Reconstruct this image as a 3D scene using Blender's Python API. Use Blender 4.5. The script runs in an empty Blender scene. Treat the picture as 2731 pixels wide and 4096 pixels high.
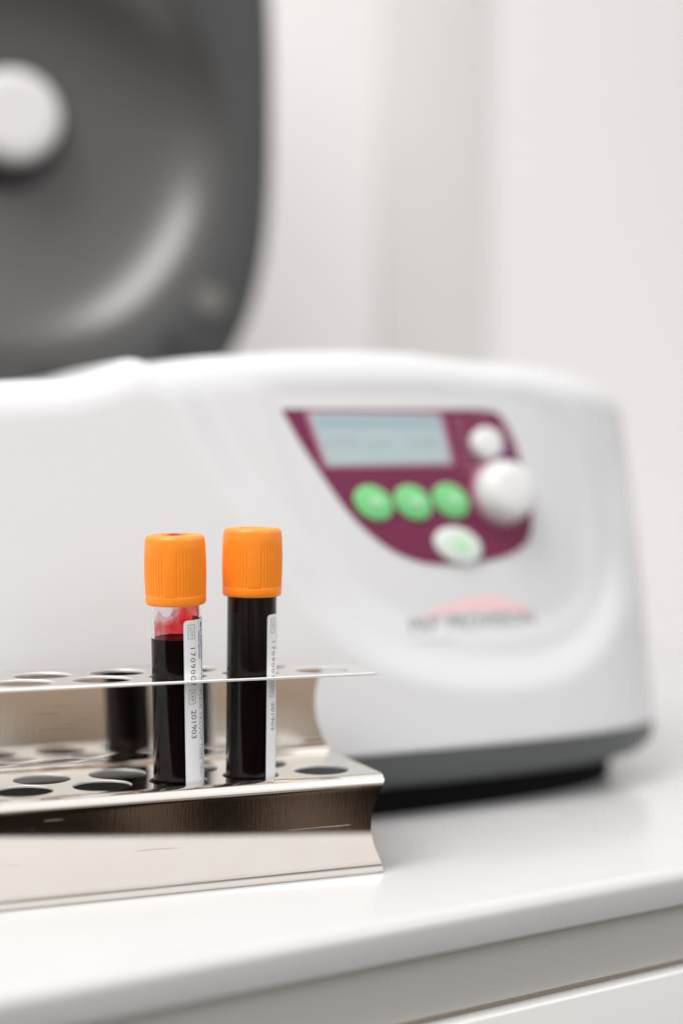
import bpy, bmesh, math, random
import numpy as np
from mathutils import Vector, Matrix
PI = math.pi
R = math.radians
S = 0.001                      # every shape below is written in millimetres
random.seed(4)
sc = bpy.context.scene
COL = sc.collection

# ------------------------------------------------------------------ camera
cam_d = bpy.data.cameras.new('camera'); cam = bpy.data.objects.new('camera', cam_d); COL.objects.link(cam)
cam.location = (0, 0, 0.121); cam.rotation_euler = (R(90), 0, 0)
cam_d.sensor_fit = 'VERTICAL'; cam_d.sensor_height = 36; cam_d.sensor_width = 24; cam_d.lens = 50
cam_d.clip_start = 0.01; cam_d.clip_end = 50
cam_d.dof.use_dof = True; cam_d.dof.focus_distance = 0.460; cam_d.dof.aperture_fstop = 2.4
cam_d.dof.aperture_blades = 0
sc.camera = cam

# ------------------------------------------------------------------ view
sc.view_settings.view_transform = 'Standard'
try: sc.view_settings.look = 'None'
except Exception: pass
sc.view_settings.exposure = 0.30; sc.view_settings.gamma = 1.0
sc.cycles.use_denoising = True
sc.cycles.max_bounces = 14; sc.cycles.transmission_bounces = 12; sc.cycles.transparent_max_bounces = 16
sc.cycles.glossy_bounces = 8; sc.cycles.diffuse_bounces = 5
sc.cycles.sample_clamp_indirect = 6.0

# ------------------------------------------------------------------ world: the unseen room (bright above, dim floor and dim side behind the camera)
W = bpy.data.worlds.new('World'); sc.world = W; W.use_nodes = True
nt = W.node_tree; nt.nodes.clear()
def N(t, k, **kw):
    n = t.nodes.new(k)
    for a, b in kw.items(): setattr(n, a, b)
    return n
tc = N(nt, 'ShaderNodeTexCoord'); sep = N(nt, 'ShaderNodeSeparateXYZ'); nt.links.new(tc.outputs['Generated'], sep.inputs[0])
el = N(nt, 'ShaderNodeMapRange'); el.inputs[1].default_value = -0.30; el.inputs[2].default_value = 0.50
nt.links.new(sep.outputs[2], el.inputs[0])
ramp = N(nt, 'ShaderNodeValToRGB')
RE = ramp.color_ramp.elements
RE[0].position = 0; RE[0].color = (0.012, 0.008, 0.006, 1)
RE[1].position = 1; RE[1].color = (1.12, 1.12, 1.12, 1)
for p_, c_ in ((0.125, (0.014, 0.010, 0.008, 1)), (0.175, (0.20, 0.16, 0.13, 1)), (0.215, (0.42, 0.32, 0.24, 1)), (0.28, (0.42, 0.35, 0.30, 1)), (0.325, (0.20, 0.18, 0.17, 1)), (0.42, (0.32, 0.31, 0.30, 1)), (0.50, (0.72, 0.70, 0.69, 1)), (0.62, (0.95, 0.94, 0.935, 1))):
    e = RE.new(p_); e.color = c_
nt.links.new(el.outputs[0], ramp.inputs[0])
# dim side of the room around the camera
dot = N(nt, 'ShaderNodeVectorMath', operation='DOT_PRODUCT'); dot.inputs[1].default_value = Vector((0.1, -1, 0.0)).normalized()
nt.links.new(tc.outputs['Generated'], dot.inputs[0])
mr = N(nt, 'ShaderNodeMapRange'); mr.interpolation_type = 'SMOOTHSTEP'
mr.inputs[1].default_value = 0.55; mr.inputs[2].default_value = 0.98; mr.inputs[3].default_value = 1.0; mr.inputs[4].default_value = 0.95
nt.links.new(dot.outputs['Value'], mr.inputs[0])
# brown uneven floor and furniture low down
wv = N(nt, 'ShaderNodeMapping'); wv.inputs['Scale'].default_value = (5.0, 5.0, 0.8); nt.links.new(tc.outputs['Generated'], wv.inputs[0])
wn = N(nt, 'ShaderNodeTexNoise'); wn.inputs['Scale'].default_value = 3.6; wn.inputs['Detail'].default_value = 2; nt.links.new(wv.outputs[0], wn.inputs['Vector'])
wm = N(nt, 'ShaderNodeMapRange'); wm.interpolation_type = 'SMOOTHSTEP'; wm.inputs[1].default_value = 0.52; wm.inputs[2].default_value = 0.60; nt.links.new(wn.outputs[0], wm.inputs[0])
wa = N(nt, 'ShaderNodeVectorMath', operation='SCALE'); wa.inputs[0].default_value = (0.13, 0.092, 0.065); nt.links.new(wm.outputs[0], wa.inputs['Scale'])
ws = N(nt, 'ShaderNodeVectorMath', operation='MAXIMUM'); nt.links.new(wa.outputs[0], ws.inputs[0]); nt.links.new(ramp.outputs[0], ws.inputs[1])
# paler noise patches added just below eye level for the steel back wall to mirror
pm = N(nt, 'ShaderNodeMapping'); pm.inputs['Scale'].default_value = (7.0, 7.0, 14.0); nt.links.new(tc.outputs['Generated'], pm.inputs[0])
pn = N(nt, 'ShaderNodeTexNoise'); pn.inputs['Scale'].default_value = 1.0; pn.inputs['Detail'].default_value = 1; nt.links.new(pm.outputs[0], pn.inputs['Vector'])
pk = N(nt, 'ShaderNodeMapRange'); pk.interpolation_type = 'SMOOTHSTEP'; pk.inputs[1].default_value = 0.46; pk.inputs[2].default_value = 0.62; nt.links.new(pn.outputs[0], pk.inputs[0])
pb = N(nt, 'ShaderNodeMapRange'); pb.interpolation_type = 'SMOOTHSTEP'; pb.inputs[1].default_value = -0.19; pb.inputs[2].default_value = -0.155; nt.links.new(sep.outputs[2], pb.inputs[0])
pc = N(nt, 'ShaderNodeMapRange'); pc.interpolation_type = 'SMOOTHSTEP'; pc.inputs[1].default_value = -0.12; pc.inputs[2].default_value = -0.09; pc.inputs[3].default_value = 1; pc.inputs[4].default_value = 0; nt.links.new(sep.outputs[2], pc.inputs[0])
p1 = N(nt, 'ShaderNodeMath', operation='MULTIPLY'); nt.links.new(pb.outputs[0], p1.inputs[0]); nt.links.new(pc.outputs[0], p1.inputs[1])
p2 = N(nt, 'ShaderNodeMath', operation='MULTIPLY'); nt.links.new(p1.outputs[0], p2.inputs[0]); nt.links.new(pk.outputs[0], p2.inputs[1])
pv_ = N(nt, 'ShaderNodeVectorMath', operation='SCALE'); pv_.inputs[0].default_value = (0.72, 0.72, 0.66); nt.links.new(p2.outputs[0], pv_.inputs['Scale'])
px_ = N(nt, 'ShaderNodeVectorMath', operation='MAXIMUM'); nt.links.new(pv_.outputs[0], px_.inputs[0]); nt.links.new(ws.outputs[0], px_.inputs[1])
mul = N(nt, 'ShaderNodeVectorMath', operation='SCALE'); nt.links.new(px_.outputs[0], mul.inputs[0]); nt.links.new(mr.outputs[0], mul.inputs['Scale'])
bg = N(nt, 'ShaderNodeBackground'); bg.inputs[1].default_value = 0.84
nt.links.new(mul.outputs[0], bg.inputs[0])
out = N(nt, 'ShaderNodeOutputWorld'); nt.links.new(bg.outputs[0], out.inputs[0])

# ------------------------------------------------------------------ lamps
def area(name, loc, target, sx, sy, power, color=(1, 1, 1)):
    l = bpy.data.lights.new(name, 'AREA'); l.shape = 'RECTANGLE'; l.size = sx; l.size_y = sy
    l.energy = power; l.color = color
    o = bpy.data.objects.new(name, l); COL.objects.link(o); o.location = loc
    d = Vector(target) - Vector(loc); o.rotation_euler = d.to_track_quat('-Z', 'Y').to_euler()
    return o
cl = area('ceiling_light', (-0.50, -0.10, 1.40), (-0.11, 0.81, 0.26), 1.15, 0.55, 17, (1.0, 0.99, 0.98))
zz_ = -(Vector((-0.11, 0.81, 0.26)) - Vector((-0.50, -0.10, 1.40))).normalized(); xx_ = Vector((.65, .75, .62)); xx_ = (xx_ - zz_ * xx_.dot(zz_)).normalized(); yy_ = zz_.cross(xx_)
cl.rotation_euler = Matrix((xx_, yy_, zz_)).transposed().to_euler()      # long panel running from above the bench towards the left
area('window_light', (1.5, -0.35, 1.1), (0.0, 0.6, 0.15), 0.9, 1.2, 5, (0.97, 0.985, 1.0))

# ------------------------------------------------------------------ materials
def mat(name, base, rough=0.5, metal=0.0, **kw):
    m = bpy.data.materials.new(name); m.use_nodes = True
    b = m.node_tree.nodes['Principled BSDF']
    b.inputs['Base Color'].default_value = (*base, 1); b.inputs['Roughness'].default_value = rough
    b.inputs['Metallic'].default_value = metal
    for k, v in kw.items(): b.inputs[k.replace('_', ' ')].default_value = v
    return m
def bump(m, scale, strength, dist=0.0003, detail=4, stretch=(1, 1, 1), kind='noise', rough_var=0.0, col_var=0.0):
    t = m.node_tree; b = t.nodes['Principled BSDF']
    c = N(t, 'ShaderNodeTexCoord'); mp = N(t, 'ShaderNodeMapping'); mp.inputs['Scale'].default_value = stretch
    t.links.new(c.outputs['Object'], mp.inputs[0])
    n = N(t, 'ShaderNodeTexNoise' if kind == 'noise' else 'ShaderNodeTexVoronoi'); n.inputs['Scale'].default_value = scale
    if kind == 'noise': n.inputs['Detail'].default_value = detail
    t.links.new(mp.outputs[0], n.inputs['Vector'])
    if strength:
        bp = N(t, 'ShaderNodeBump'); bp.inputs['Strength'].default_value = strength; bp.inputs['Distance'].default_value = dist
        t.links.new(n.outputs[0], bp.inputs['Height']); t.links.new(bp.outputs[0], b.inputs['Normal'])
    if rough_var:
        r0 = b.inputs['Roughness'].default_value
        q = N(t, 'ShaderNodeMapRange'); q.inputs[1].default_value = .3; q.inputs[2].default_value = .7
        q.inputs[3].default_value = max(0, r0 - rough_var); q.inputs[4].default_value = r0 + rough_var
        t.links.new(n.outputs[0], q.inputs[0]); t.links.new(q.outputs[0], b.inputs['Roughness'])
    if col_var:
        c0 = b.inputs['Base Color'].default_value
        q = N(t, 'ShaderNodeMix', data_type='RGBA'); q.inputs[6].default_value = [x * (1 - col_var) for x in c0[:3]] + [1]
        q.inputs[7].default_value = [min(1, x * (1 + col_var)) for x in c0[:3]] + [1]
        t.links.new(n.outputs[0], q.inputs[0]); t.links.new(q.outputs[2], b.inputs['Base Color'])
    return m

M = {}
M['wall'] = bump(mat('wall_paint', (0.79, 0.76, 0.748), 0.7), 60, 0.1)
M['trim'] = mat('trim_paint', (0.70, 0.675, 0.657), 0.6)
M['white_shell'] = bump(mat('white_shell_plastic', (0.60, 0.599, 0.605), 0.36), 900, 0.04, col_var=0.01)
M['dark_base'] = bump(mat('dark_grey_base_plastic', (0.068, 0.074, 0.076), 0.42), 700, 0.05)
M['base_shade'] = mat('black_base_shade', (0.004, 0.003, 0.004), 0.7, Specular_IOR_Level=0.1)  # near-black colour of the shadow under the centrifuge base
M['lid_inner'] = bump(mat('lid_lining_plastic', (0.064, 0.058, 0.056), 0.30, Specular_IOR_Level=0.7), 500, 0.05)
M['lid_outer'] = mat('lid_cover_plastic', (0.55, 0.53, 0.52), 0.4)
M['lid_rim'] = mat('lid_rim_plastic', (0.040, 0.042, 0.042), 0.6)
M['bumper'] = mat('grey_bumper_rubber', (0.12, 0.11, 0.10), 0.6)
M['slot'] = mat('dark_slot_hub_shade', (0.022, 0.02, 0.022), 0.6)
M['hub'] = mat('hub_plastic', (0.60, 0.58, 0.57), 0.4)
M['wine'] = mat('wine_membrane', (0.16, 0.019, 0.062), 0.5, Specular_IOR_Level=0.2)
M['wine_light'] = mat('wine_print', (0.42, 0.19, 0.27), 0.5)
M['green'] = mat('green_key', (0.19, 0.60, 0.235), 0.6, Specular_IOR_Level=0.2)
M['pale_green'] = mat('pale_green_print', (0.42, 0.74, 0.46), 0.4)
M['key_white'] = mat('white_key', (0.66, 0.72, 0.67), 0.6)
M['knob'] = mat('knob_plastic', (0.70, 0.70, 0.69), 0.5)
M['knob_gap'] = mat('knob_skirt', (0.05, 0.02, 0.03), 0.5)
M['lcd'] = mat('lcd_glass', (0.35, 0.43, 0.44), 0.3)
M['lcd_bar'] = mat('lcd_bar', (0.24, 0.37, 0.40), 0.3)
M['lcd_ink'] = mat('lcd_ink', (0.32, 0.40, 0.43), 0.2)
M['knob_print'] = mat('faint_grey_print', (0.58, 0.59, 0.62), 0.4)
M['purple'] = mat('purple_print', (0.14, 0.05, 0.19), 0.4)
M['red_print'] = mat('red_arc_print', (0.80, 0.52, 0.52), 0.4)
M['ink_grey'] = mat('grey_print', (0.16, 0.17, 0.18), 0.4)
M['ink'] = mat('black_ink', (0.012, 0.012, 0.014), 0.5)
M['ink_thin'] = mat('thin_ink', (0.05, 0.05, 0.055), 0.5)
M['ink_blue'] = mat('blue_ink', (0.008, 0.03, 0.22), 0.5)
M['paper'] = bump(mat('label_paper', (0.80, 0.805, 0.825), 0.45), 4000, 0.15, 0.0001, col_var=0.03)

# quartz worktop with faint specks
m = mat('quartz_worktop', (0.74, 0.73, 0.725), 0.2); t = m.node_tree; b = t.nodes['Principled BSDF']
c = N(t, 'ShaderNodeTexCoord')
v = N(t, 'ShaderNodeTexVoronoi'); v.inputs['Scale'].default_value = 620; t.links.new(c.outputs['Object'], v.inputs['Vector'])
n1 = N(t, 'ShaderNodeTexNoise'); n1.inputs['Scale'].default_value = 240; n1.inputs['Detail'].default_value = 2; t.links.new(c.outputs['Object'], n1.inputs['Vector'])
th1 = N(t, 'ShaderNodeMapRange'); th1.inputs[1].default_value = .08; th1.inputs[2].default_value = .22; th1.inputs[3].default_value = 1; th1.inputs[4].default_value = 0
t.links.new(v.outputs['Distance'], th1.inputs[0])
th2 = N(t, 'ShaderNodeMapRange'); th2.inputs[1].default_value = .56; th2.inputs[2].default_value = .66
t.links.new(n1.outputs[0], th2.inputs[0])
mm = N(t, 'ShaderNodeMath', operation='MULTIPLY'); t.links.new(th1.outputs[0], mm.inputs[0]); t.links.new(th2.outputs[0], mm.inputs[1])
n2 = N(t, 'ShaderNodeTexNoise'); n2.inputs['Scale'].default_value = 30; n2.inputs['Detail'].default_value = 5; t.links.new(c.outputs['Object'], n2.inputs['Vector'])
mx0 = N(t, 'ShaderNodeMix', data_type='RGBA'); mx0.inputs[6].default_value = (0.55, 0.54, 0.537, 1); mx0.inputs[7].default_value = (0.585, 0.577, 0.574, 1)
t.links.new(n2.outputs[0], mx0.inputs[0])
mx = N(t, 'ShaderNodeMix', data_type='RGBA'); mx.inputs[7].default_value = (0.40, 0.37, 0.35, 1)
t.links.new(mm.outputs[0], mx.inputs[0]); t.links.new(mx0.outputs[2], mx.inputs[6]); t.links.new(mx.outputs[2], b.inputs['Base Color'])
rq = N(t, 'ShaderNodeMapRange'); rq.inputs[1].default_value = .3; rq.inputs[2].default_value = .7; rq.inputs[3].default_value = 0.14; rq.inputs[4].default_value = 0.27
nq = N(t, 'ShaderNodeTexNoise'); nq.inputs['Scale'].default_value = 14; nq.inputs['Detail'].default_value = 6; t.links.new(c.outputs['Object'], nq.inputs['Vector'])
t.links.new(nq.outputs[0], rq.inputs[0]); t.links.new(rq.outputs[0], b.inputs['Roughness'])
M['quartz'] = m
M['cabinet_grey'] = bump(mat('textured_grey_laminate', (0.50, 0.485, 0.46), 0.5), 1100, 0.28, 0.0003, detail=2, stretch=(0.6, 1, 1.3))
M['drawer_white'] = mat('white_drawer_lacquer', (0.80, 0.79, 0.77), 0.3)
M['drawer_edge'] = mat('beige_drawer_edge', (0.48, 0.40, 0.32), 0.5)

# steel: warm, brushed; Object coordinates of the rack parts, grain runs up and down the walls
def steel(name, rough, grain, stretch, dist=0.00006, aniso=0.0, wav=0.0):
    m = mat(name, (0.70, 0.645, 0.585), rough, 1.0)
    t = m.node_tree; b = t.nodes['Principled BSDF']
    c = N(t, 'ShaderNodeTexCoord'); mp = N(t, 'ShaderNodeMapping'); mp.inputs['Scale'].default_value = stretch
    t.links.new(c.outputs['Object'], mp.inputs[0])
    n = N(t, 'ShaderNodeTexNoise'); n.inputs['Scale'].default_value = 1.0; n.inputs['Detail'].default_value = 5
    t.links.new(mp.outputs[0], n.inputs['Vector'])
    bp = N(t, 'ShaderNodeBump'); bp.inputs['Strength'].default_value = grain; bp.inputs['Distance'].default_value = dist
    t.links.new(n.outputs[0], bp.inputs['Height'])
    last = bp
    w = N(t, 'ShaderNodeTexNoise'); w.inputs['Scale'].default_value = 55; w.inputs['Detail'].default_value = 2
    t.links.new(c.outputs['Object'], w.inputs['Vector'])
    if wav:
        b2 = N(t, 'ShaderNodeBump'); b2.inputs['Strength'].default_value = wav; b2.inputs['Distance'].default_value = 0.0012
        t.links.new(w.outputs[0], b2.inputs['Height']); t.links.new(bp.outputs[0], b2.inputs['Normal']); last = b2
    # fine scratches and pits
    sm = N(t, 'ShaderNodeMapping'); sm.inputs['Scale'].default_value = (38, 38, 1100); sm.inputs['Rotation'].default_value = (0, 0.12, 0); t.links.new(c.outputs['Object'], sm.inputs[0])
    sn = N(t, 'ShaderNodeTexNoise'); sn.inputs['Scale'].default_value = 1.0; sn.inputs['Detail'].default_value = 1; t.links.new(sm.outputs[0], sn.inputs['Vector'])
    sr = N(t, 'ShaderNodeMapRange'); sr.inputs[1].default_value = .735; sr.inputs[2].default_value = .78; t.links.new(sn.outputs[0], sr.inputs[0])
    pv = N(t, 'ShaderNodeTexVoronoi'); pv.inputs['Scale'].default_value = 300; t.links.new(c.outputs['Object'], pv.inputs['Vector'])
    pr = N(t, 'ShaderNodeMapRange'); pr.inputs[1].default_value = .015; pr.inputs[2].default_value = .045; pr.inputs[3].default_value = 1; pr.inputs[4].default_value = 0; t.links.new(pv.outputs['Distance'], pr.inputs[0])
    sa = N(t, 'ShaderNodeMath', operation='MAXIMUM'); t.links.new(sr.outputs[0], sa.inputs[0]); t.links.new(pr.outputs[0], sa.inputs[1])
    b3 = N(t, 'ShaderNodeBump'); b3.inputs['Strength'].default_value = 0.07; b3.inputs['Distance'].default_value = 0.0001
    t.links.new(sa.outputs[0], b3.inputs['Height']); t.links.new(last.outputs[0], b3.inputs['Normal']); last = b3
    t.links.new(last.outputs[0], b.inputs['Normal'])
    q = N(t, 'ShaderNodeMapRange'); q.inputs[1].default_value = .35; q.inputs[2].default_value = .7
    q.inputs[3].default_value = rough * 0.92; q.inputs[4].default_value = rough * 1.1
    w2 = N(t, 'ShaderNodeTexNoise'); w2.inputs['Scale'].default_value = 120; w2.inputs['Detail'].default_value = 6
    t.links.new(c.outputs['Object'], w2.inputs['Vector'])
    t.links.new(w2.outputs[0], q.inputs[0]); t.links.new(q.outputs[0], b.inputs['Roughness'])
    k = N(t, 'ShaderNodeMix', data_type='RGBA'); k.inputs[6].default_value = (0.86, 0.83, 0.79, 1); k.inputs[7].default_value = (0.83, 0.77, 0.70, 1)
    t.links.new(w.outputs[0], k.inputs[0]); t.links.new(k.outputs[2], b.inputs['Base Color'])
    return m
M['steel_brushed'] = steel('brushed_steel', 0.04, 0.10, (2600, 2600, 60))
M['steel_polished'] = steel('polished_steel', 0.06, 0.15, (900, 900, 900), wav=0.05)
M['steel_edge'] = mat('cut_steel_edge', (0.86, 0.85, 0.84), 0.5, 0.75)
bump(M['steel_edge'], 2500, 0.4, 0.0001)

# tube glass, blood, film
M['clear'] = mat('clear_tube_plastic', (0.985, 0.985, 0.985), 0.02); M['clear'].node_tree.nodes['Principled BSDF'].inputs['Transmission Weight'].default_value = 1
M['clear'].node_tree.nodes['Principled BSDF'].inputs['IOR'].default_value = 1.33
M['blood'] = mat('dark_blood', (0.0060, 0.0015, 0.002), 0.3, Specular_IOR_Level=0.05)
M['blood_wet'] = mat('wet_red_blood', (0.34, 0.006, 0.008), 0.08)
M['orange'] = mat('orange_cap_plastic', (1.0, 0.275, 0.014), 0.36, Subsurface_Weight=0.2, Subsurface_Scale=0.002)
M['orange'].node_tree.nodes['Principled BSDF'].inputs['Subsurface Radius'].default_value = (1.0, 0.4, 0.1)
bump(M['orange'], 1500, 0.06, 0.0002)
M['stopper'] = mat('stopper_rubber', (0.62, 0.16, 0.02), 0.5)

m = bpy.data.materials.new('blood_film'); m.use_nodes = True; t = m.node_tree; t.nodes.clear()
c = N(t, 'ShaderNodeTexCoord'); sp = N(t, 'ShaderNodeSeparateXYZ'); t.links.new(c.outputs['Object'], sp.inputs[0])
n = N(t, 'ShaderNodeTexNoise'); n.inputs['Scale'].default_value = 140; n.inputs['Detail'].default_value = 1.6; n.inputs['Roughness'].default_value = .45
t.links.new(c.outputs['Object'], n.inputs['Vector'])
hz = N(t, 'ShaderNodeMapRange'); hz.inputs[1].default_value = 0.0785; hz.inputs[2].default_value = 0.091; hz.inputs[3].default_value = 0.30; hz.inputs[4].default_value = -0.06
t.links.new(sp.outputs[2], hz.inputs[0])
hx = N(t, 'ShaderNodeMapRange'); hx.inputs[1].default_value = -0.007; hx.inputs[2].default_value = 0.007; hx.inputs[3].default_value = -0.16; hx.inputs[4].default_value = 0.14
t.links.new(sp.outputs[0], hx.inputs[0])
ad = N(t, 'ShaderNodeMath', operation='ADD'); t.links.new(n.outputs[0], ad.inputs[0]); t.links.new(hz.outputs[0], ad.inputs[1])
ad2 = N(t, 'ShaderNodeMath', operation='ADD'); t.links.new(ad.outputs[0], ad2.inputs[0]); t.links.new(hx.outputs[0], ad2.inputs[1])
cr = N(t, 'ShaderNodeValToRGB'); cr.color_ramp.interpolation = 'LINEAR'
E = cr.color_ramp.elements; E[0].position = 0.47; E[0].color = (0.97, 0.965, 0.965, 1)
E[1].position = 0.49; E[1].color = (0.86, 0.55, 0.57, 1)
for p_, c_ in ((0.64, (0.92, 0.58, 0.60, 1)), (0.665, (0.94, 0.34, 0.36, 1)), (0.86, (0.90, 0.12, 0.14, 1)), (0.97, (0.75, 0.02, 0.03, 1))):
    e = E.new(p_); e.color = c_
t.links.new(ad2.outputs[0], cr.inputs[0])
tr = N(t, 'ShaderNodeBsdfTransparent'); t.links.new(cr.outputs[0], tr.inputs[0])
o = N(t, 'ShaderNodeOutputMaterial'); t.links.new(tr.outputs[0], o.inputs[0])
M['film'] = m

# ------------------------------------------------------------------ helpers
def link(name, me, m=None, parent=None, smooth=True, loc=None):
    o = bpy.data.objects.new(name, me); COL.objects.link(o)
    if m is not None: me.materials.append(m)
    if smooth:
        for p in me.polygons: p.use_smooth = True
    if parent is not None: o.parent = parent
    if loc is not None: o.location = loc
    return o
def mesh(name, verts, faces, m=None, parent=None, smooth=True, weld=None):
    me = bpy.data.meshes.new(name)
    me.from_pydata([(x * S, y * S, z * S) for x, y, z in verts], [], faces); me.update()
    bm = bmesh.new(); bm.from_mesh(me)
    if weld: bmesh.ops.remove_doubles(bm, verts=bm.verts, dist=weld * S)
    bmesh.ops.recalc_face_normals(bm, faces=bm.faces)
    bm.to_mesh(me); bm.free()
    return link(name, me, m, parent, smooth)
def sharp(o, deg=35):
    me = o.data; bm = bmesh.new(); bm.from_mesh(me)
    for e in bm.edges:
        if len(e.link_faces) == 2 and e.calc_face_angle() > R(deg): e.smooth = False
    bm.to_mesh(me); bm.free(); return o
def bevel(o, w, seg=3, ang=30):
    md = o.modifiers.new('bevel', 'BEVEL'); md.width = w * S; md.segments = seg; md.limit_method = 'ANGLE'; md.angle_limit = R(ang)
    return o
def empty(name, loc, rot=(0, 0, 0), label=None, cat=None, group=None):
    o = bpy.data.objects.new(name, None); COL.objects.link(o); o.empty_display_size = 0.02
    o.location = [a * S for a in loc]; o.rotation_euler = rot
    tag(o, label, cat, group); return o
def tag(o, label=None, cat=None, group=None, kind=None):
    if label: o['label'] = label
    if cat: o['category'] = cat
    if group: o['group'] = group
    if kind: o['kind'] = kind
    return o
def box(name, x0, x1, y0, y1, z0, z1, m, parent=None, bev=0, loc=None, seg=3):
    vs = [(x, y, z) for x in (x0, x1) for y in (y0, y1) for z in (z0, z1)]
    fs = [(0, 1, 3, 2), (4, 6, 7, 5), (0, 4, 5, 1), (2, 3, 7, 6), (0, 2, 6, 4), (1, 5, 7, 3)]
    o = mesh(name, vs, fs, m, parent, smooth=bool(bev))
    if bev: bevel(o, bev, seg)
    return o
def lathe(name, prof, m, parent, seg=96, caps=(False, False), rfun=None, center=(0, 0)):
    """prof: (r, z) list"""
    vs = []; fs = []
    for r, z in prof:
        for k in range(seg):
            a = 2 * PI * k / seg; rr = rfun(r, z, a) if rfun else r
            vs.append((center[0] + rr * math.cos(a), center[1] + rr * math.sin(a), z))
    for j in range(len(prof) - 1):
        for k in range(seg):
            k2 = (k + 1) % seg
            fs.append((j * seg + k, j * seg + k2, (j + 1) * seg + k2, (j + 1) * seg + k))
    if caps[0]: fs.append(tuple(range(seg))[::-1])
    if caps[1]: fs.append(tuple((len(prof) - 1) * seg + k for k in range(seg)))
    return sharp(mesh(name, vs, fs, m, parent), 40)
def catmull(P, n=8):
    P = [P[0]] + list(P) + [P[-1]]; out = []
    for i in range(1, len(P) - 2):
        p0, p1, p2, p3 = [np.array(P[i + d], float) for d in (-1, 0, 1, 2)]
        for k in range(n):
            s = k / n
            out.append(tuple(0.5 * ((2 * p1) + (-p0 + p2) * s + (2 * p0 - 5 * p1 + 4 * p2 - p3) * s * s + (-p0 + 3 * p1 - 3 * p2 + p3) * s ** 3)))
    out.append(tuple(P[-2])); return out
def text_bm(body, size, extrude=0, spacing=1.0, squash=1.0, offset=0.0):
    cu = bpy.data.curves.new('t', 'FONT'); cu.body = body; cu.size = size; cu.space_character = spacing; cu.resolution_u = 3; cu.offset = offset
    o = bpy.data.objects.new('t', cu); COL.objects.link(o)
    dg = bpy.context.evaluated_depsgraph_get(); dg.update()
    me = bpy.data.meshes.new_from_object(o.evaluated_get(dg))
    bm = bmesh.new(); bm.from_mesh(me); bpy.data.meshes.remove(me)
    bpy.data.objects.remove(o); bpy.data.curves.remove(cu)
    return bm
def cuts(bm, axis, step):
    co = [v.co[axis] for v in bm.verts]
    if not co: return
    a, b_ = min(co), max(co); x = math.ceil(a / step) * step
    nrm = Vector((0, 0, 0)); nrm[axis] = 1
    while x < b_:
        pt = Vector((0, 0, 0)); pt[axis] = x
        bmesh.ops.bisect_plane(bm, geom=bm.verts[:] + bm.edges[:] + bm.faces[:], plane_co=pt, plane_no=nrm)
        x += step
def finish(name, bm, fn, m, parent, smooth=False):
    for v in bm.verts: v.co = Vector(fn(*v.co)) * S
    bmesh.ops.recalc_face_normals(bm, faces=bm.faces)
    me = bpy.data.meshes.new(name); bm.to_mesh(me); bm.free()
    return link(name, me, m, parent, smooth)
def poly_bm(pts, step=None):
    bm = bmesh.new(); bm.faces.new([bm.verts.new((x, y, 0)) for x, y in pts])
    bmesh.ops.triangulate(bm, faces=bm.faces[:])
    if step: cuts(bm, 0, step); cuts(bm, 1, step)
    return bm

# ------------------------------------------------------------------ the setting: worktop and wall
CA = R(31.8)
EDGE = (115.7, 482.4)     # a point of the worktop's front edge, millimetres
def cpt(x, y, z=0):       # worktop frame -> world
    return (EDGE[0] + x * math.cos(CA) - y * math.sin(CA), EDGE[1] + x * math.sin(CA) + y * math.cos(CA), z)
def place(o): o.location = (EDGE[0] * S, EDGE[1] * S, 0); o.rotation_euler = (0, 0, CA); return o
# worktop: extruded section with a rounded front edge
sec = [(600, 0)] + [(4.5 - 4.5 * math.sin(a), -4.5 + 4.5 * math.cos(a)) for a in np.linspace(0, PI / 2, 9)] \
    + [(1.5 - 1.5 * math.cos(a), -11.5 - 1.5 * math.sin(a)) for a in np.linspace(0, PI / 2, 5)] + [(600, -13)]
def extrude_section(name, sec, x0, x1, m, parent=None):
    n = len(sec); vs = [(x0, y, z) for y, z in sec] + [(x1, y, z) for y, z in sec]
    fs = [(i, (i + 1) % n, n + (i + 1) % n, n + i) for i in range(n)] + [tuple(range(n)), tuple(range(n, 2 * n))]
    o = mesh(name, vs, fs, m, parent); return sharp(o, 40)
ct = place(extrude_section('worktop', sec, -700, 1200, M['quartz'])); tag(ct, kind='structure')
wl = place(box('wall', -1500, 2400, 600, 640, -800, 1900, M['wall'])); tag(wl, kind='structure')
cab = empty('base_cabinet', (EDGE[0], EDGE[1], -13), (0, 0, CA), 'cabinet under the worktop with a recessed grey textured rail above a white drawer', 'cabinet')
box('handle_rail', -700, 1200, 5.5, 580, -20.2, -0.3, M['cabinet_grey'], cab, 0.6)
box('carcass', -700, 1200, 8.5, 580, -500, -20.5, M['drawer_edge'], cab)
box('drawer_front', -700, 1200, 1.5, 8, -260, -22.3, M['drawer_white'], cab, 0.8)

# vertical trunking on the wall
tr_ = empty('wall_trunking', cpt(324, 600, 0), (0, 0, CA), 'flat pale grey vertical panel running up the wall behind the machine', 'wall panel')

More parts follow.
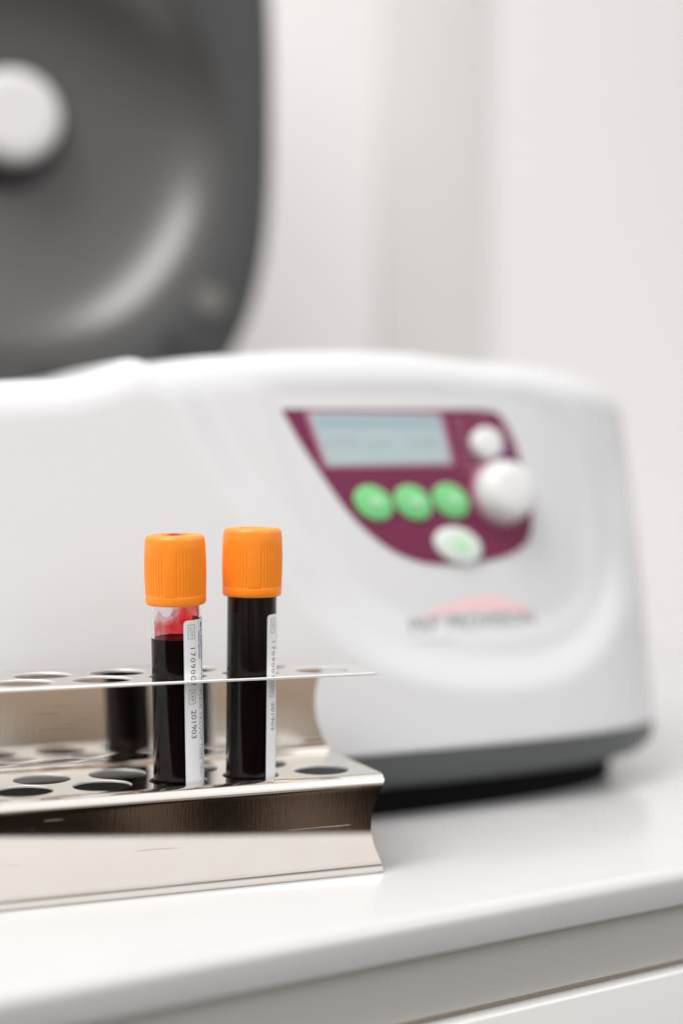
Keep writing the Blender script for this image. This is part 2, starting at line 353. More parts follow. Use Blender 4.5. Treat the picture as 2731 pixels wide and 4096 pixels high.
# ------------------------------------------------------------------ centrifuge
MA = R(24)
ROOT = (-70., 508., 0.)
cf = empty('centrifuge', ROOT, (0, 0, MA), 'white benchtop centrifuge with wine coloured control panel and raised dark lid', 'centrifuge')
UU, BB = 262., 120.
def lean(z): return 30 * max(0, (z - 27) / 163) ** 1.2
TT = [(-260, 163), (-46, 170), (-28, 171.5), (-15, 173.5), (-4.5, 177), (4, 180.5), (8, 180.6), (14, 179.2), (26, 181.2), (41, 183.3), (74, 186.4), (106, 188.4), (135, 189), (168, 187.2), (192, 187.5), (214, 187), (235, 185), (262, 180), (300, 176)]
def T(u): return float(np.interp(u, [a for a, _ in TT], [b for _, b in TT]))
POD = [(4, 200), (7.4, 179), (18, 161.5), (25.6, 145), (35, 128.6), (43, 117.9), (54.3, 102), (69, 80), (92, 61), (120.5, 51.3), (151.5, 47.4), (186, 49), (211, 60), (228, 78), (241, 106.4), (247, 136), (243, 160), (235, 178), (222, 200)]
DISH = [(50, 178), (56, 150), (66, 116), (82, 88), (98.7, 75), (122, 67), (153, 64.5), (186, 67), (208, 78), (217, 97), (220, 126), (213, 155), (198, 174), (174, 181)]
POD = catmull(POD, 4); DISH = catmull(DISH + [DISH[0]], 4)[:-1]
def sdist(poly, px, py, closed=True):
    """signed distance, negative inside; px, py arrays"""
    P = np.array(poly, float); n = len(P); d = np.full(px.shape, 1e9); ins = np.zeros(px.shape, bool)
    for i in range(n):
        a = P[i]; b = P[(i + 1) % n]; ab = b - a; L = ab @ ab + 1e-12
        s = np.clip(((px - a[0]) * ab[0] + (py - a[1]) * ab[1]) / L, 0, 1)
        d = np.minimum(d, np.hypot(px - a[0] - s * ab[0], py - a[1] - s * ab[1]))
        cr_ = ((a[1] > py) != (b[1] > py))
        with np.errstate(divide='ignore', invalid='ignore'):
            xi = (b[0] - a[0]) * (py - a[1]) / (b[1] - a[1] + 1e-12) + a[0]
        ins ^= cr_ & (px < xi)
    return np.where(ins, -d, d)
def sst(x): x = np.clip(x, 0, 1); return x * x * (3 - 2 * x)
def relief(u, z):
    u = np.asarray(u, float); z = np.asarray(z, float)
    a = sdist(POD, u, z); b = sdist(DISH, u, z)
    return -5.0 * sst(-a / 17.0) - 1.6 * sst(-b / 12.0)
def wfront(u, z):
    k = np.minimum(np.abs(np.asarray(u, float) / UU), .9999)
    ln = 30 * np.maximum(0, (np.asarray(z, float) - 27) / 163) ** 1.2
    return .00025 * np.asarray(u, float) ** 2 + BB * (1 - (1 - k ** 6) ** (1 / 6)) + ln - relief(u, z)
def fpos(u, z, off=0.0):      # a point on the front face, off millimetres out of it
    u = u + 1.5
    u0 = np.array([u, u + .5, u]); z0 = np.array([z, z, z + .5]); w0 = wfront(u0, z0)
    nv = Vector((.5, w0[1] - w0[0], 0)).cross(Vector((0, w0[2] - w0[0], .5))).normalized()   # points to -w
    return Vector((u, w0[0], z)) + nv * off

def ring(nf, z, inset=0.0, back=300.):
    """outline of the body at height z: front curve by angle, then sides and back"""
    pts = []
    for k in range(nf + 1):
        ph = -PI / 2 + PI * k / nf
        # finer steps over the middle
        u = UU * math.copysign(abs(math.sin(ph)) ** (1 / 3), math.sin(ph)); cw = abs(math.cos(ph)) ** (1 / 3)
        pts.append((u, .00025 * u * u + BB * (1 - cw)))
    us = np.array([p[0] for p in pts]); return pts
def front_us():
    us = list(np.linspace(-225, 225, 151)) 
    ext = []
    for ph in np.linspace(R(46), R(90), 16)[1:]:
        u = UU * math.sin(ph) ** (1 / 3)
        if u > 226: ext.append(u)
    return [-x for x in reversed(ext)] + us + ext
FU = front_us()
def body_mesh(name, z0, z1f, m, relief_on=True, inset0=0, nz=70, roundtop=16., bottomround=2.0, back=300., zlean=None):
    rows = []
    steps = [('f', s) for s in np.linspace(0, 1, nz)] + [('r', s) for s in np.linspace(0, PI / 2, 9)[1:]] + [('c', s) for s in (12., 35., 80., 140.)]
    allv = []; cnt = None
    for kind, s in steps:
        row = []
        U_ = np.array(FU); Ts = np.array([z1f(u) for u in FU])
        if kind == 'f': z = z0 + (Ts - roundtop - z0) * s; ins = 0 if s > 0 else bottomround * 0.0
        elif kind == 'r': z = Ts - roundtop + roundtop * math.sin(s); ins = roundtop * (1 - math.cos(s))
        else: z = Ts + 3 * math.sin(min(1, s / 140) * PI / 2); ins = roundtop + s
        k = np.minimum(np.abs(U_ / UU), 1.0); base = .00025 * U_ ** 2 + BB * (1 - (1 - k ** 6) ** (1 / 6))
        ln = 30 * np.maximum(0, (z - 27) / 163) ** 1.2
        rel = relief(U_, z) if relief_on else 0 * U_
        if kind != 'f': rel = rel * max(0, 1 - (ins / 30))
        w = base + ln - rel
        f = (UU - ins) / UU
        cw = 150.
        for u_, w_, z_ in zip(U_ * f, cw + (w + ins - cw) * (1 if ins == 0 else 1), z):
            row.append((u_, min(w_, 290), z_))
        # sides and back
        uL, uR = row[0], row[-1]; bk = back - ins * .6 - 8 * (1 if kind != 'f' else s)
        zb = z[0]; zr = z[-1]
        nb = 10
        for q in range(1, 8): row.append((uR[0], uR[1] + (bk - uR[1]) * q / 8, zr))
        for q in range(0, 21): row.append((uR[0] + (uL[0] - uR[0]) * q / 20, bk, zr + (zb - zr) * q / 20))
        for q in range(7, 0, -1): row.append((uL[0], uL[1] + (bk - uL[1]) * q / 8, zb))
        rows.append(row)
    n = len(rows[0]); vs = [p for r in rows for p in r]; fs = []
    for j in range(len(rows) - 1):
        for i in range(n):
            i2 = (i + 1) % n; fs.append((j * n + i, j * n + i2, (j + 1) * n + i2, (j + 1) * n + i))
    fs.append(tuple(range(n))[::-1])
    # close the top with a fan of strips between front and back halves
    L = (len(rows) - 1) * n; fs.append(tuple(L + i for i in range(n)))
    return mesh(name, vs, fs, m, cf)
shell = body_mesh('shell', 27.2, T, M['white_shell'])
def skirt(name, levels, m, parent=cf):
    rows = []
    for z, ins in levels:
        row = []
        for u in FU:
            k = min(abs(u / UU), 1.0); w = .00025 * u * u + BB * (1 - (1 - k ** 6) ** (1 / 6)) + ins
            row.append((u * (UU - ins) / UU, w, z))
        uL, uR = row[0], row[-1]; row += [(uR[0], 298 - ins, z), (uL[0], 298 - ins, z)]
        rows.append(row)
    n = len(rows[0]); vs = [p for r in rows for p in r]
    fs = [(j * n + i, j * n + (i + 1) % n, (j + 1) * n + (i + 1) % n, (j + 1) * n + i) for j in range(len(rows) - 1) for i in range(n)]
    fs += [tuple(range(n))[::-1], tuple((len(rows) - 1) * n + i for i in range(n))]
    return sharp(mesh(name, vs, fs, m, parent), 40)
skirt('base', [(11.5, 13), (11.8, 9), (14, 4.5), (18, 1.2), (22, 0.2), (27, 0.2)], M['dark_base'])
skirt('base_shade_block', [(0.05, 15), (11.4, 14)], M['base_shade'])  # solid black block stands in for the shadowed gap under the base

# control panel
def surf_patch(name, pts, off, m, parent, step=4.0, thick=0.0):
    bm = poly_bm(pts, step)
    if thick:
        r = bmesh.ops.extrude_face_region(bm, geom=bm.faces[:])
        for v in [g for g in r['geom'] if isinstance(g, bmesh.types.BMVert)]: v.co.z = -thick
    return finish(name, bm, lambda x, y, z: fpos(x, y, off + z), m, parent, False)
PANEL = [(63.1, 161.7), (111.3, 163.1), (154, 164.7), (163, 164.3), (166.5, 162.8), (169.4, 159), (173, 151.8), (176.3, 138.8), (178.4, 125.8), (178.2, 115.7), (174.6, 108.2), (166.3, 103.6), (155, 101), (137.5, 99.4), (121, 100.5), (105.5, 106.5), (91, 118.6), (80.8, 132.3), (70.8, 147.6)]
PAN = PANEL[:3] + catmull(PANEL[2:], 3)[1:]
panel = surf_patch('control_panel', PAN, 0.45, M['wine'], cf, thick=0.6)
def rrect(pts, r=1.5, n=4):
    out = []; P = [np.array(p, float) for p in pts]
    for i in range(len(P)):
        a, b_, c_ = P[i - 1], P[i], P[(i + 1) % len(P)]
        d1 = (a - b_) / np.linalg.norm(a - b_) * r; d2 = (c_ - b_) / np.linalg.norm(c_ - b_) * r
        for k in range(n + 1):
            s = k / n; out.append(tuple((1 - s) ** 2 * (b_ + d1) + 2 * s * (1 - s) * b_ + s * s * (b_ + d2)))
    return out
LCD = [(74.6, 160.2), (135, 161.4), (138.4, 141.5), (81, 139.5)]
fr = [(72.6, 161.0), (136.6, 162.4), (140.4, 140.2), (79.6, 138.2)]
screen = surf_patch('display', rrect(LCD), 0.95, M['lcd'], panel)
surf_patch('display_frame', rrect(fr), 0.7, M['wine_light'], panel)
surf_patch('status_bar', [(77, 158.9), (134, 160.2), (134.8, 156.2), (78.3, 154.6)], 1.05, M['lcd_bar'], panel)
def surf_text(name, body, size, u0, z0, off, m, parent, spacing=1.0, slope=0.0, ofs=0.0):
    bm = text_bm(body, size, spacing=spacing, offset=ofs); cuts(bm, 0, 2.5)
    return finish(name, bm, lambda x, y, z: fpos(u0 + x, z0 + y + slope * x, off), m, parent)
surf_text('readout', '4000 rpm', 7.5, 80.5, 146.3, 1.1, M['lcd_ink'], panel, 1.05, 0.02)
surf_text('readout', '10:00', 7.5, 116.5, 147.0, 1.1, M['lcd_ink'], panel, 1.0, 0.02)
def disc_pts(u, z, ru, rz, n=28, rot=0): return [(u + ru * math.cos(2 * PI * k / n) * math.cos(rot) - rz * math.sin(2 * PI * k / n) * math.sin(rot), z + ru * math.cos(2 * PI * k / n) * math.sin(rot) + rz * math.sin(2 * PI * k / n) * math.cos(rot)) for k in range(n)]
def key(name, u, z, ru, rz, m, rot=0, h=1.8):
    # a domed key: rings of a shallow cushion
    vs = []; fs = []; n = 28; lv = [(1.0, .4), (1.0, .4 + h * .6), (.93, .4 + h * .9), (.75, .4 + h), (.35, .4 + h * 1.05)]
    for s, hh in lv:
        for (a, b_) in disc_pts(u, z, ru * s, rz * s, n, rot): vs.append(tuple(fpos(a, b_, hh)))
    for j in range(len(lv) - 1):
        for k in range(n): fs.append((j * n + k, j * n + (k + 1) % n, (j + 1) * n + (k + 1) % n, (j + 1) * n + k))
    fs.append(tuple((len(lv) - 1) * n + k for k in range(n)))
    return mesh(name, vs, fs, m, panel)
for u, z in ((100.2, 124.5), (118.6, 124.7), (137.0, 125.6)):
    k_ = key('key', u, z, 8.9, 6.6, M['green'], rot=-.4, h=1.2)
    k_['label'] = 'green oval key'
    surf_patch('key_symbol', disc_pts(u + .3, z + .2, 3.6, 1.5, 16, -.2), 2.6, M['pale_green'], k_)
k_ = key('key', 138.2, 107.0, 11.6, 7.3, M['key_white'], rot=-.25); k_['label'] = 'white oval key with green print'
surf_patch('key_symbol', disc_pts(138.8, 106.8, 4.2, 2.6, 20, -.3), 2.65, M['pale_green'], k_)
key('selector_button', 157.0, 149.6, 7.6, 6.9, M['knob'], h=4)
# tiny print rows around the selector
random.seed(11)
for i, (uu, zz, ww) in enumerate([(141.5, 158.8, 7), (141.8, 155.8, 6.5), (142.4, 152.2, 5), (143, 148.8, 5), (143.6, 145.2, 5), (144, 141.5, 8.5), (152, 159.6, 12), (153.5, 141.0, 3), (165.5, 154.2, 3.2), (144.6, 138.0, 8)]):
    surf_text('panel_print', ['START', 'STOP', 'TIME', 'RCF', 'SPEED', 'PROGRAM', 'OPEN LID', 'SET', 'MIN', 'CENTRIFUGE'][i], 2.5, uu, zz, 0.62, M['wine_light'], panel, 0.9)
surf_patch('panel_mark', disc_pts(167.0, 147.2, 2.6, 3.6, 14), 0.7, M['purple'], panel)
# rotary knob
def knob():
    c0 = fpos(162.6, 128.8, 0); c1 = fpos(162.6, 128.8, 10); ax = (c1 - c0).normalized()
    zax = Vector((0, 0, 1)); ex = zax.cross(ax).normalized(); ey = ax.cross(ex)
    def dial(name, prof, m, par):
        n = 56; vs = []; fs = []
        for r, h in prof:
            for k in range(n):
                a = 2 * PI * k / n; vs.append(tuple(c0 + ax * h + ex * r * math.cos(a) + ey * r * math.sin(a)))
        for j in range(len(prof) - 1):
            for k in range(n): fs.append((j * n + k, j * n + (k + 1) % n, (j + 1) * n + (k + 1) % n, (j + 1) * n + k))
        fs.append(tuple((len(prof) - 1) * n + k for k in range(n)))
        return mesh(name, vs, fs, m, par)
    dial('knob_skirt', [(14.6, -1), (14.6, .9), (14.1, 1.3)], M['wine_light'], panel)
    dial('knob', [(12.9, 1.0), (13.2, 2.6), (12.9, 5.5), (12.2, 8.4), (11.0, 10.2), (9.0, 11.0), (4, 11.4)], M['knob'], panel)
knob()
# printed logo under the panel
lg = surf_text('logo_print', "PRP' PROVISION", 8.6, 111.6, 72.4, 0.12, M['ink_grey'], cf, 1.02, 0.022)
surf_text('logo_tagline', 'medical systems', 3.3, 112.5, 67.8, 0.12, M['knob_print'], lg, 1.0, 0.02)
arcpts = []
for k in range(25):
    s = k / 24; arcpts.append((116 + 58 * s, 78.3 + 8.0 * math.sin(PI * min(1, s ** 1.15)) ))
for k in range(24, -1, -1):
    s = k / 24; arcpts.append((116 + 58 * s, 77.6 + 2.9 * math.sin(PI * min(1, s ** 1.05))))
surf_patch('logo_arc', arcpts, 0.12, M['red_print'], lg, step=3.0)

# ------------------------------------------------------------------ raised lid (stands upright at the back edge)
LU, LW = 8., 300.
lid = empty('lid_origin', (0, 0, 0)); bpy.data.objects.remove(lid)
def souter(a, b_, cz, n, cnt=96):
    return [(LU + a * math.copysign(abs(math.cos(t_)) ** (2 / n), math.cos(t_)), cz + b_ * math.copysign(abs(math.sin(t_)) ** (2 / n), math.sin(t_))) for t_ in np.linspace(0, 2 * PI, cnt, endpoint=False)]
def lid_loft(name, levels, m, parent, close_first=False, close_last=True):
    """levels: (list of (u, z), w)"""
    n = len(levels[0][0]); vs = [(u, w, z) for pts, w in levels for u, z in pts]
    fs = [(j * n + i, j * n + (i + 1) % n, (j + 1) * n + (i + 1) % n, (j + 1) * n + i) for j in range(len(levels) - 1) for i in range(n)]
    if close_first: fs.append(tuple(range(n))[::-1])
    if close_last: fs.append(tuple((len(levels) - 1) * n + i for i in range(n)))
    return mesh(name, vs, fs, m, parent)
CZ = 332.
circ = lambda r: [(LU + r * math.cos(t_), CZ + r * math.sin(t_)) for t_ in np.linspace(0, 2 * PI, 96, endpoint=False)]
plate = lid_loft('lid', [(circ(131), LW + 1.0), (circ(132.5), LW), (souter(155, 199, 365, 3.0), LW), (souter(158, 202, 365, 3.0), LW + 3), (souter(158, 202, 365, 3.0), LW + 14)], M['lid_rim'], cf, close_last=False)
plate['label'] = 'raised dark grey lid with round bowl shaped lining'
bowl = lid_loft('lining', [(circ(a_), LW + b_) for a_, b_ in catmull([(131, 1), (129, 4), (125, 9), (119, 15.5), (111, 21.5), (101, 27), (89, 31.5), (74, 35), (55, 37.5), (30, 39), (8, 39.5)], 3)], M['lid_inner'], plate)
lid_loft('cover', [(souter(158, 202, 365, 3.0), LW + 14), (souter(163, 207, 366, 2.9), LW + 16), (souter(168, 212, 369, 2.8), LW + 30), (souter(156, 204, 367, 2.5), LW + 48), (souter(120, 168, 367, 2.4), LW + 62), (souter(40, 60, 367, 2.2), LW + 68)], M['lid_outer'], plate)
cd = lambda u, z, r: [(u + r * math.cos(t_), z + r * math.sin(t_)) for t_ in np.linspace(0, 2 * PI, 40, endpoint=False)]
lid_loft('hub', [(cd(15, 344, 34), LW + 39), (cd(15, 344, 33), LW + 28), (cd(15, 344, 31), LW + 26)], M['slot'], bowl)  # dark disc stands in for the shadow ring round the hub cap
lid_loft('hub_cap', [(cd(16, 345, 26), LW + 28), (cd(16, 345, 26), LW + 15), (cd(16, 345, 24), LW + 12.5), (cd(16, 345, 17), LW + 12), (cd(16, 345, 9), LW + 12.2)], M['hub'], bowl)
lid_loft('bumper', [(cd(126, 243, 10.2), LW + 1), (cd(126, 243, 10.2), LW - 2.5), (cd(126, 243, 9), LW - 4), (cd(126, 243, 4), LW - 4.2)], M['bumper'], plate)
def slotbox(u0, u1, z0, z1, d=6):
    box('hinge_block', u0, u1, LW - d, LW + 2, z0, z1, M['slot'], plate, 1.5)
slotbox(100, 115, 184, 226); slotbox(22, 40, 170, 201)

# trunking geometry in its own frame (x along wall, y out of it, z up)
box('panel', -54, 54, -5, -0.4, 0.3, 1850, M['trim'], tr_, 1.0)

# ------------------------------------------------------------------ steel test tube rack
RA = R(21.8)
rk = empty('test_tube_rack', (-7., 484., 0.35), (0, 0, RA), 'bent steel test tube rack with two shelves of round holes on the white worktop', 'test tube rack')
FY = -15.4          # front edge line in the rack frame
XL, XR = -168., 17.
HR = 9.35
front_holes = [-25. * k for k in range(7)]
back_holes = [-16. - 25. * k for k in range(6)]
TH = 0.9
def holed_plate(name, x0, x1, y0, y1, ztop, m, holes, rc=2.5, corner_right=True):
    cu = bpy.data.curves.new('p', 'CURVE'); cu.dimensions = '2D'; cu.fill_mode = 'BOTH'; cu.extrude = TH / 2 - 0.28; cu.bevel_depth = 0.28; cu.bevel_resolution = 3; cu.offset = -0.28
    def ring_(pts):
        s_ = cu.splines.new('POLY'); s_.points.add(len(pts) - 1); s_.use_cyclic_u = True
        for i, (x, y) in enumerate(pts): s_.points[i].co = (x, y, 0, 1)
    def cor(cx, cy, r, a0):
        return [(cx + r * math.cos(a0 + a), cy + r * math.sin(a0 + a)) for a in np.linspace(0, PI / 2, 8)]
    out_ = cor(x1 - rc, y1 - .5, .5, 0)[:0] + [(x1, y1)] + [(x0, y1)] + [(x0, y0)] + (cor(x1 - rc, y0 + rc, rc, -PI / 2) if rc > 0 else [(x1, y0)])
    ring_(out_)
    for hx, hy in holes: ring_([(hx + HR * math.cos(a), hy + HR * math.sin(a)) for a in np.linspace(0, 2 * PI, 64, endpoint=False)][::-1])
    o = bpy.data.objects.new('p', cu); COL.objects.link(o)
    dg = bpy.context.evaluated_depsgraph_get(); dg.update()
    me = bpy.data.meshes.new_from_object(o.evaluated_get(dg)); bpy.data.objects.remove(o)
    bm = bmesh.new(); bm.from_mesh(me)
    bmesh.ops.remove_doubles(bm, verts=bm.verts, dist=0.004)
    for v in bm.verts: v.co = Vector((v.co.x, v.co.y, v.co.z + ztop - TH / 2)) * S
    bmesh.ops.recalc_face_normals(bm, faces=bm.faces)
    bm.to_mesh(me); bm.free(); me.name = name; me.materials.clear()
    me.materials.append(M['steel_edge'])
    o = link(name, me, m, rk, False); me.materials.append(M['steel_edge']) if len(me.materials) < 2 else None
    ie = list(me.materials).index(M['steel_edge'])
    if me.materials[0] is M['steel_edge']:
        me.materials.clear(); me.materials.append(m); me.materials.append(M['steel_edge']); ie = 1
    for p in me.polygons: p.material_index = ie if abs(p.normal.z) < .96 else 0
    return o
HOLES = [(x, 0.) for x in front_holes] + [(x, 17.9) for x in back_holes]
ZM, ZT = 33., 67.
holed_plate('top_shelf', XL, XR - 1.5, FY + 1.0, FY + 49.9, ZT, M['steel_polished'], HOLES, 2.0)
holed_plate('middle_shelf', XL, XR, FY + 3.6, FY + 50.0, ZM, M['steel_polished'], HOLES, 0)
def sheet(name, prof, x0, xend, m, parent=rk, th=TH):
    """prof: (t, z) along the sheet, thickness grown to one side; xend(z): the cut end of the sheet"""
    P = [np.array(p, float) for p in prof]; n = len(P); off = []
    for i in range(n):
        d = P[min(i + 1, n - 1)] - P[max(i - 1, 0)]; d /= np.linalg.norm(d); off.append(P[i] + np.array([-d[1], d[0]]) * th)
    sec_ = [(tuple(p), p[1]) for p in P] + [(tuple(p), q[1]) for p, q in zip(off[::-1], P[::-1])]
    k = len(sec_); vs = [(x0, FY + p[0], p[1]) for p, q in sec_] + [(xend(q), FY + p[0], p[1]) for p, q in sec_]
    fs = [(i, (i + 1) % k, k + (i + 1) % k, k + i) for i in range(k)]
    fs += [(i, i + 1, k - 2 - i, k - 1 - i) for i in range(n - 1)]
    fs += [(k + i, k + i + 1, k + k - 2 - i, k + k - 1 - i) for i in range(n - 1)]
    o = mesh(name, vs, fs, m, parent); return sharp(o, 50)
def endcurve(tab): return lambda z: XR - float(np.interp(z, [a for a, _ in tab], [b for _, b in tab]))
def smooth_tab(tab): return catmull(tab, 5)
# front wall: bend from the middle shelf, plain upright face, slight lip at the foot
arc = [(3.6 - 3.5 * math.sin(a), ZM - 3.5 + 3.5 * math.cos(a)) for a in np.linspace(0, R(91), 14)]
curve = [(0.12 + .00125 * (829 - z * z), z) for z in np.linspace(28.8, 3.2, 26)] + [(1.1, 2.4), (0.95, 1.6), (0.75, 0.9), (0.65, 0.4)]
sheet('front_wall', arc + curve, XL, endcurve(smooth_tab([(0.2, .35), (2.5, .6), (5, 1.6), (8, 3.0), (11.5, 4.1), (14.5, 4.6), (18, 4.5), (22.5, 3.6), (26.6, 1.9), (29.5, .5), (33, 0)])), M['steel_brushed'])
sheet('foot', [(1.8, 0.15), (49, 0.15)][::-1], XL, lambda z: XR - 1.5, M['steel_brushed'])
# back wall: from the middle shelf's rear bend up to the top shelf
a2 = [(50.0 + 2.2 * math.sin(a), ZM + 2.2 - TH - 2.2 * math.cos(a)) for a in np.linspace(0, R(88), 10)]
top_ = [(49.9 + 2.4 * math.sin(a), ZT - 2.4 + 2.4 * math.cos(a)) for a in np.linspace(0, R(88), 10)]
up = [(52.25 - .0 * z, z) for z in np.linspace(36.5, 63.8, 20)]
sheet('back_wall', a2 + up + top_[::-1], XL, endcurve(smooth_tab([(32, .1), (34, .6), (38, 2.4), (45, 4.9), (52, 5.6), (58, 4.7), (62, 3.2), (66, 1.6), (68, 1.2)])), M['steel_brushed'])

# ------------------------------------------------------------------ blood tubes
def cap_r(r, z, a):
    # z measured from the cap's lower rim; fine ribs in four groups, 58 slots
    s = (a / (2 * PI) * 58 + 1.2) % 14.5
    if s < 11 and 3.0 < z < 18.5:
        f = min(1, (z - 3.0) / .25) * min(1, max(0, (18.4 - z) / 3.0))
        return r - 0.21 * f * (0.5 - 0.5 * math.cos(2 * PI * s)) - 0.02
    return r
def make_tube(name, hole_x, tilt_f, tilt_s, zc, level, label_rot, label, hole_blood, capyaw, rz, dz=0.0, capheight=22.6, doff=0.0):
    cx = -7 + hole_x * math.cos(RA); cy = 484 + hole_x * math.sin(RA)
    # tube frame: -y faces the camera; pivots where it passes the two shelves
    rot = Matrix.Rotation(rz, 4, 'Z') @ Matrix.Rotation(tilt_s, 4, 'Y') @ Matrix.Rotation(tilt_f, 4, 'X')
    piv = Vector((cx, cy, 50.)); org = piv + rot @ Vector((0, 0, -(50. - dz)))
    root = empty(name, org, rot.to_euler(), label, 'blood tube', 'orange capped blood tubes standing in the steel rack')
    ro, ri = 8.2, 7.25
    # clear wall: outer skin and inner skin as one closed body
    prof = [(0.01, 0)] + [(ro * math.sin(a), ro - ro * math.cos(a)) for a in np.linspace(0, PI / 2, 12)[1:]] + [(ro, 30), (ro, 60), (ro, zc + 6)]
    inner = [(ri, zc + 6), (ri, 60), (ri, 30)] + [(ri * math.sin(a), ro - ri * math.cos(a)) for a in np.linspace(PI / 2, 0, 12)[:-1]] + [(0.01, ro - ri)]
    lathe('tube_wall', prof + inner, M['clear'], root, 96, caps=(True, True))
    rb = ri + 0.05
    bl = [(0.01, ro - rb)] + [(rb * math.sin(a), ro - rb * math.cos(a)) for a in np.linspace(0, PI / 2, 10)[1:]] + [(rb, 40), (rb, level + .35), (rb - .35, level + .12), (rb - 1.0, level), (.01, level)]
    lathe('blood', bl, M['blood'], root, 64)
    if level < zc - 2:
        lathe('blood_film', [(ri - .12, level + .36), (ri - .12, zc + 3)], M['film'], root, 64)
    # cap
    rows = [(8.35, 0.35), (8.9, 0.0), (9.35, 0.08), (9.68, 0.45), (9.82, 1.0), (9.85, 1.8), (9.86, 2.75), (9.82, 2.95), (9.70, 3.0), (9.78, 3.2)]
    rows += [(9.80 + 0.24 * math.sin(PI * (z - 3) / 17), z) for z in np.linspace(3.6, 18.6, 22)]
    rows += [(9.80, 19.3), (9.70, 20.2), (9.62, 21.0), (9.5, 21.6), (9.2, 22.1), (8.8, 22.4), (8.2, 22.55), (6, 22.6), (4.9, 22.6), (4.55, 22.5), (4.35, 22.2), (4.3, 20.4), (0.02, 20.4)]
    k = capheight / 22.6
    cap = lathe('cap', [(r, z) for r, z in rows], M['orange'], root, 58 * 12, rfun=cap_r)
    cap.location = (0, 0, zc * S); cap.rotation_euler = (0, 0, capyaw); cap.scale = (1, 1, k)
    # inner skirt so the tube mouth is closed from below
    if hole_blood:
        # blood pooled in the cap's hole: an irregular drop
        bm = bmesh.new(); bmesh.ops.create_uvsphere(bm, u_segments=32, v_segments=16, radius=1)
        for v in bm.verts:
            a = math.atan2(v.co.y, v.co.x); w = 1 + .13 * math.sin(3 * a + 1) + .07 * math.sin(7 * a)
            v.co = Vector((v.co.x * 3.5 * w - .3, v.co.y * 3.3 * w, 20.9 + max(0, v.co.z) * 2.1)) * S
        me = bpy.data.meshes.new('blood_drop'); bm.to_mesh(me); bm.free()
        link('blood_drop', me, M['blood_wet'], cap)
        vs = []; fs = []
        for (x, y, r_) in [(-5.4, 3.2, .22), (-6.0, 1.4, .16), (-4.9, 4.6, .14), (-6.6, 2.6, .12), (-5.2, -1.6, .13), (-6.9, .4, .1)]:
            b0 = len(vs)
            for j in range(10): vs.append((x + r_ * math.cos(j * PI / 5), y + r_ * math.sin(j * PI / 5), 22.57))
            for j in range(10): vs.append((x + r_ * .6 * math.cos(j * PI / 5), y + r_ * .6 * math.sin(j * PI / 5), 22.68))
            fs += [(b0 + j, b0 + (j + 1) % 10, b0 + 10 + (j + 1) % 10, b0 + 10 + j) for j in range(10)] + [tuple(b0 + 10 + j for j in range(10))]
        mesh('blood_spatter', vs, fs, M['blood_wet'], cap)
    else:
        lathe('blood_stain', [(0.02, 20.75), (2.4, 20.7), (2.9, 20.5)], M['blood_wet'], cap, 24)
    # ---- label, wrapped round the wall
    rl = ro + 0.06
    def cyl(alpha, z, r):       # alpha in degrees from the camera side towards picture right
        a = R(alpha); return (r * math.sin(a), -r * math.cos(a), z)
    A0 = 16 + label_rot; mmdeg = 180 / (PI * rl)
    ztop = zc - 4.6 - doff; zbot = zc - 67; Wd = 17.5
    pts = rrect([(0, ztop), (Wd, ztop), (Wd, zbot), (0, zbot)], 1.5, 5)
    bm = poly_bm(pts); cuts(bm, 0, 0.8)
    r = bmesh.ops.extrude_face_region(bm, geom=bm.faces[:])
    for v in [g for g in r['geom'] if isinstance(g, bmesh.types.BMVert)]: v.co.z = 0.07
    lab = finish('label', bm, lambda x, y, z: cyl(A0 + x * mmdeg, y, rl + z), M['paper'], root, False)
    rt = rl + 0.10
    def ltext(nm, body, size, alpha0, d0, m_, length=None, height=None, ofs=0.0, spacing=1.0):
        """reads downwards; alpha0 = base line angle, d0 = mm below the cap"""
        bm = text_bm(body, size, spacing=spacing, offset=ofs)
        xs = [v.co.x for v in bm.verts]; ys = [v.co.y for v in bm.verts]
        x0, x1, y0, y1 = min(xs), max(xs), min(ys), max(ys)
        fx = length / (x1 - x0) if length else 1; 
        fy = height / (max(ys)) if height else 1
        for v in bm.verts: v.co.x = (v.co.x - x0) * fx; v.co.y *= fy
        cuts(bm, 1, .35)
        finish(nm, bm, lambda x, y, z: cyl(alpha0 + label_rot + y * mmdeg, zc - d0 - x, rt), m_, lab)
    def lrect(nm, a0, a1, d0, d1, m_):
        bm = poly_bm([(a0, d0), (a1, d0), (a1, d1), (a0, d1)]); cuts(bm, 0, 3)
        finish(nm, bm, lambda x, y, z: cyl(x + label_rot, zc - y, rt), m_, lab)
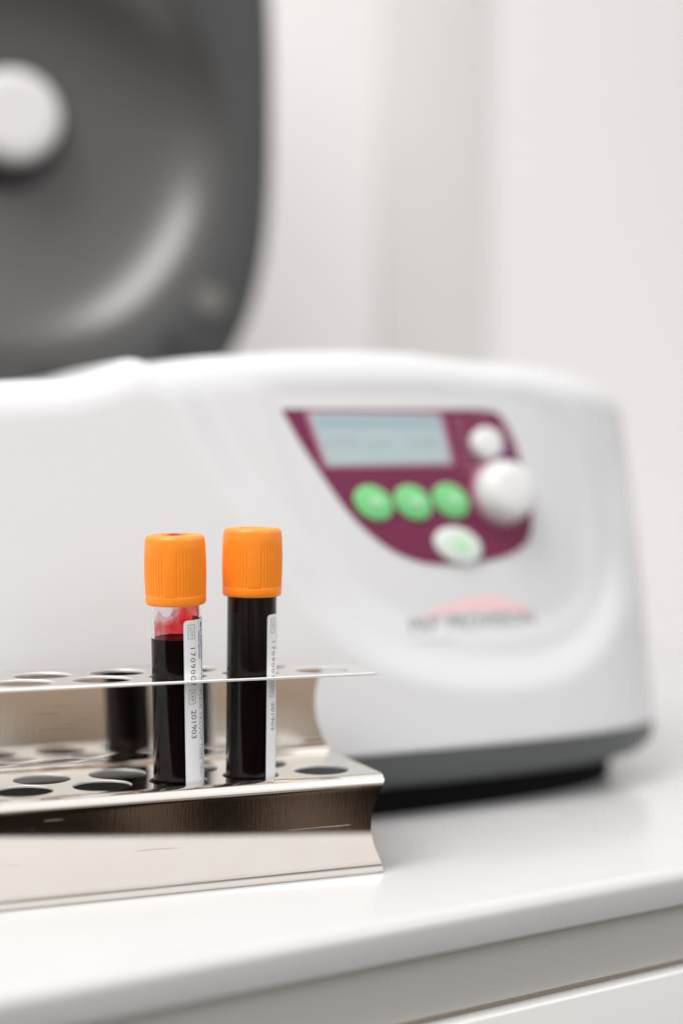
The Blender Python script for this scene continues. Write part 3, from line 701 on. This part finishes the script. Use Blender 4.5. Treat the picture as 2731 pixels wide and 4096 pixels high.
    def frame(a0, a1, d0, d1, w=.13):
        wa = w * mmdeg; vs = []; fs = []
        n = 26
        for (pa, pd, qa, qd) in ((a0, d0, a1, d0), (a0, d1, a1, d1), (a0, d0, a0, d1), (a1, d0, a1, d1)):
            hor = pd == qd; b0 = len(vs)
            for i in range(n + 1):
                s = i / n; wob = .09 * (1 if (i // 2) % 2 else -1)
                a = pa + (qa - pa) * s; d = pd + (qd - pd) * s
                if hor: d += wob; vs += [cyl(a + label_rot, zc - d - w / 2, rt), cyl(a + label_rot, zc - d + w / 2, rt)]
                else: a += wob * mmdeg; vs += [cyl(a + label_rot - wa / 2, zc - d, rt), cyl(a + label_rot + wa / 2, zc - d, rt)]
            fs += [(b0 + 2 * i, b0 + 2 * i + 1, b0 + 2 * i + 3, b0 + 2 * i + 2) for i in range(n)]
        mesh('print_frame', vs, fs, M['ink_thin'], lab, False)
    frame(27, 44, 6.1 + doff, 10.6 + doff); frame(27, 44, 27.2 + doff, 31.8 + doff)
    ltext('print', 'LOT', 2, 31.5, 7.0 + doff, M['ink_thin'], 2.9, 1.25, -.012, 1.1)
    ltext('print', 'EXP', 2, 31.5, 28.0 + doff, M['ink_thin'], 3.0, 1.25, -.012, 1.1)
    ltext('print', '1709007', 2.6, 32, 13.6 + doff, M['ink'], 12.4, 1.95, -.01, 1.25)
    ltext('print', '201903', 2.4, 32, 33.9 + doff, M['ink'], 9.2, 1.95, -.008, 1.0)
    ltext('print', 'PLAIN VACUUM TUBE 10ml', 2.2, 56.5, 27.8, M['ink'], 28.4, 1.6, -.02, 1.4)
    ltext('brand_print', 'keymed', 2.4, 69.0, 10.2, M['ink_blue'], 7.5, 1.7, .04, 1.0)
    ltext('brand_print', 'medycyna regeneracyjna', 1.2, 58.5, 8.3, M['ink_blue'], 9.4, .85, .03)
    lrect('print_bar', 67, 74, 5.7, 7.5, M['ink_blue'])
    lrect('print_bar', 68, 75, 8.0, 8.5, M['ink_blue']); lrect('print_bar', 71, 74, 8.4, 9.7, M['ink_blue'])
    lrect('print_line', 71.5, 74.5, 18.0, 57.5, M['ink_blue'])
    return root
make_tube('blood_tube', -50., R(4.0), R(-0.9), 89.9, 78.6, 0, 'partly filled blood tube with red smears above the level and more of its label showing', True, R(8), math.atan2(53.6, 465.3), dz=1.4)
make_tube('blood_tube', -25., R(2.2), R(0.5), 91.9, 96.0, 22, 'blood tube filled dark right up to its cap, nearer the open end of the rack', False, R(23), math.atan2(30.3, 474.6), dz=1.4, doff=1.2)
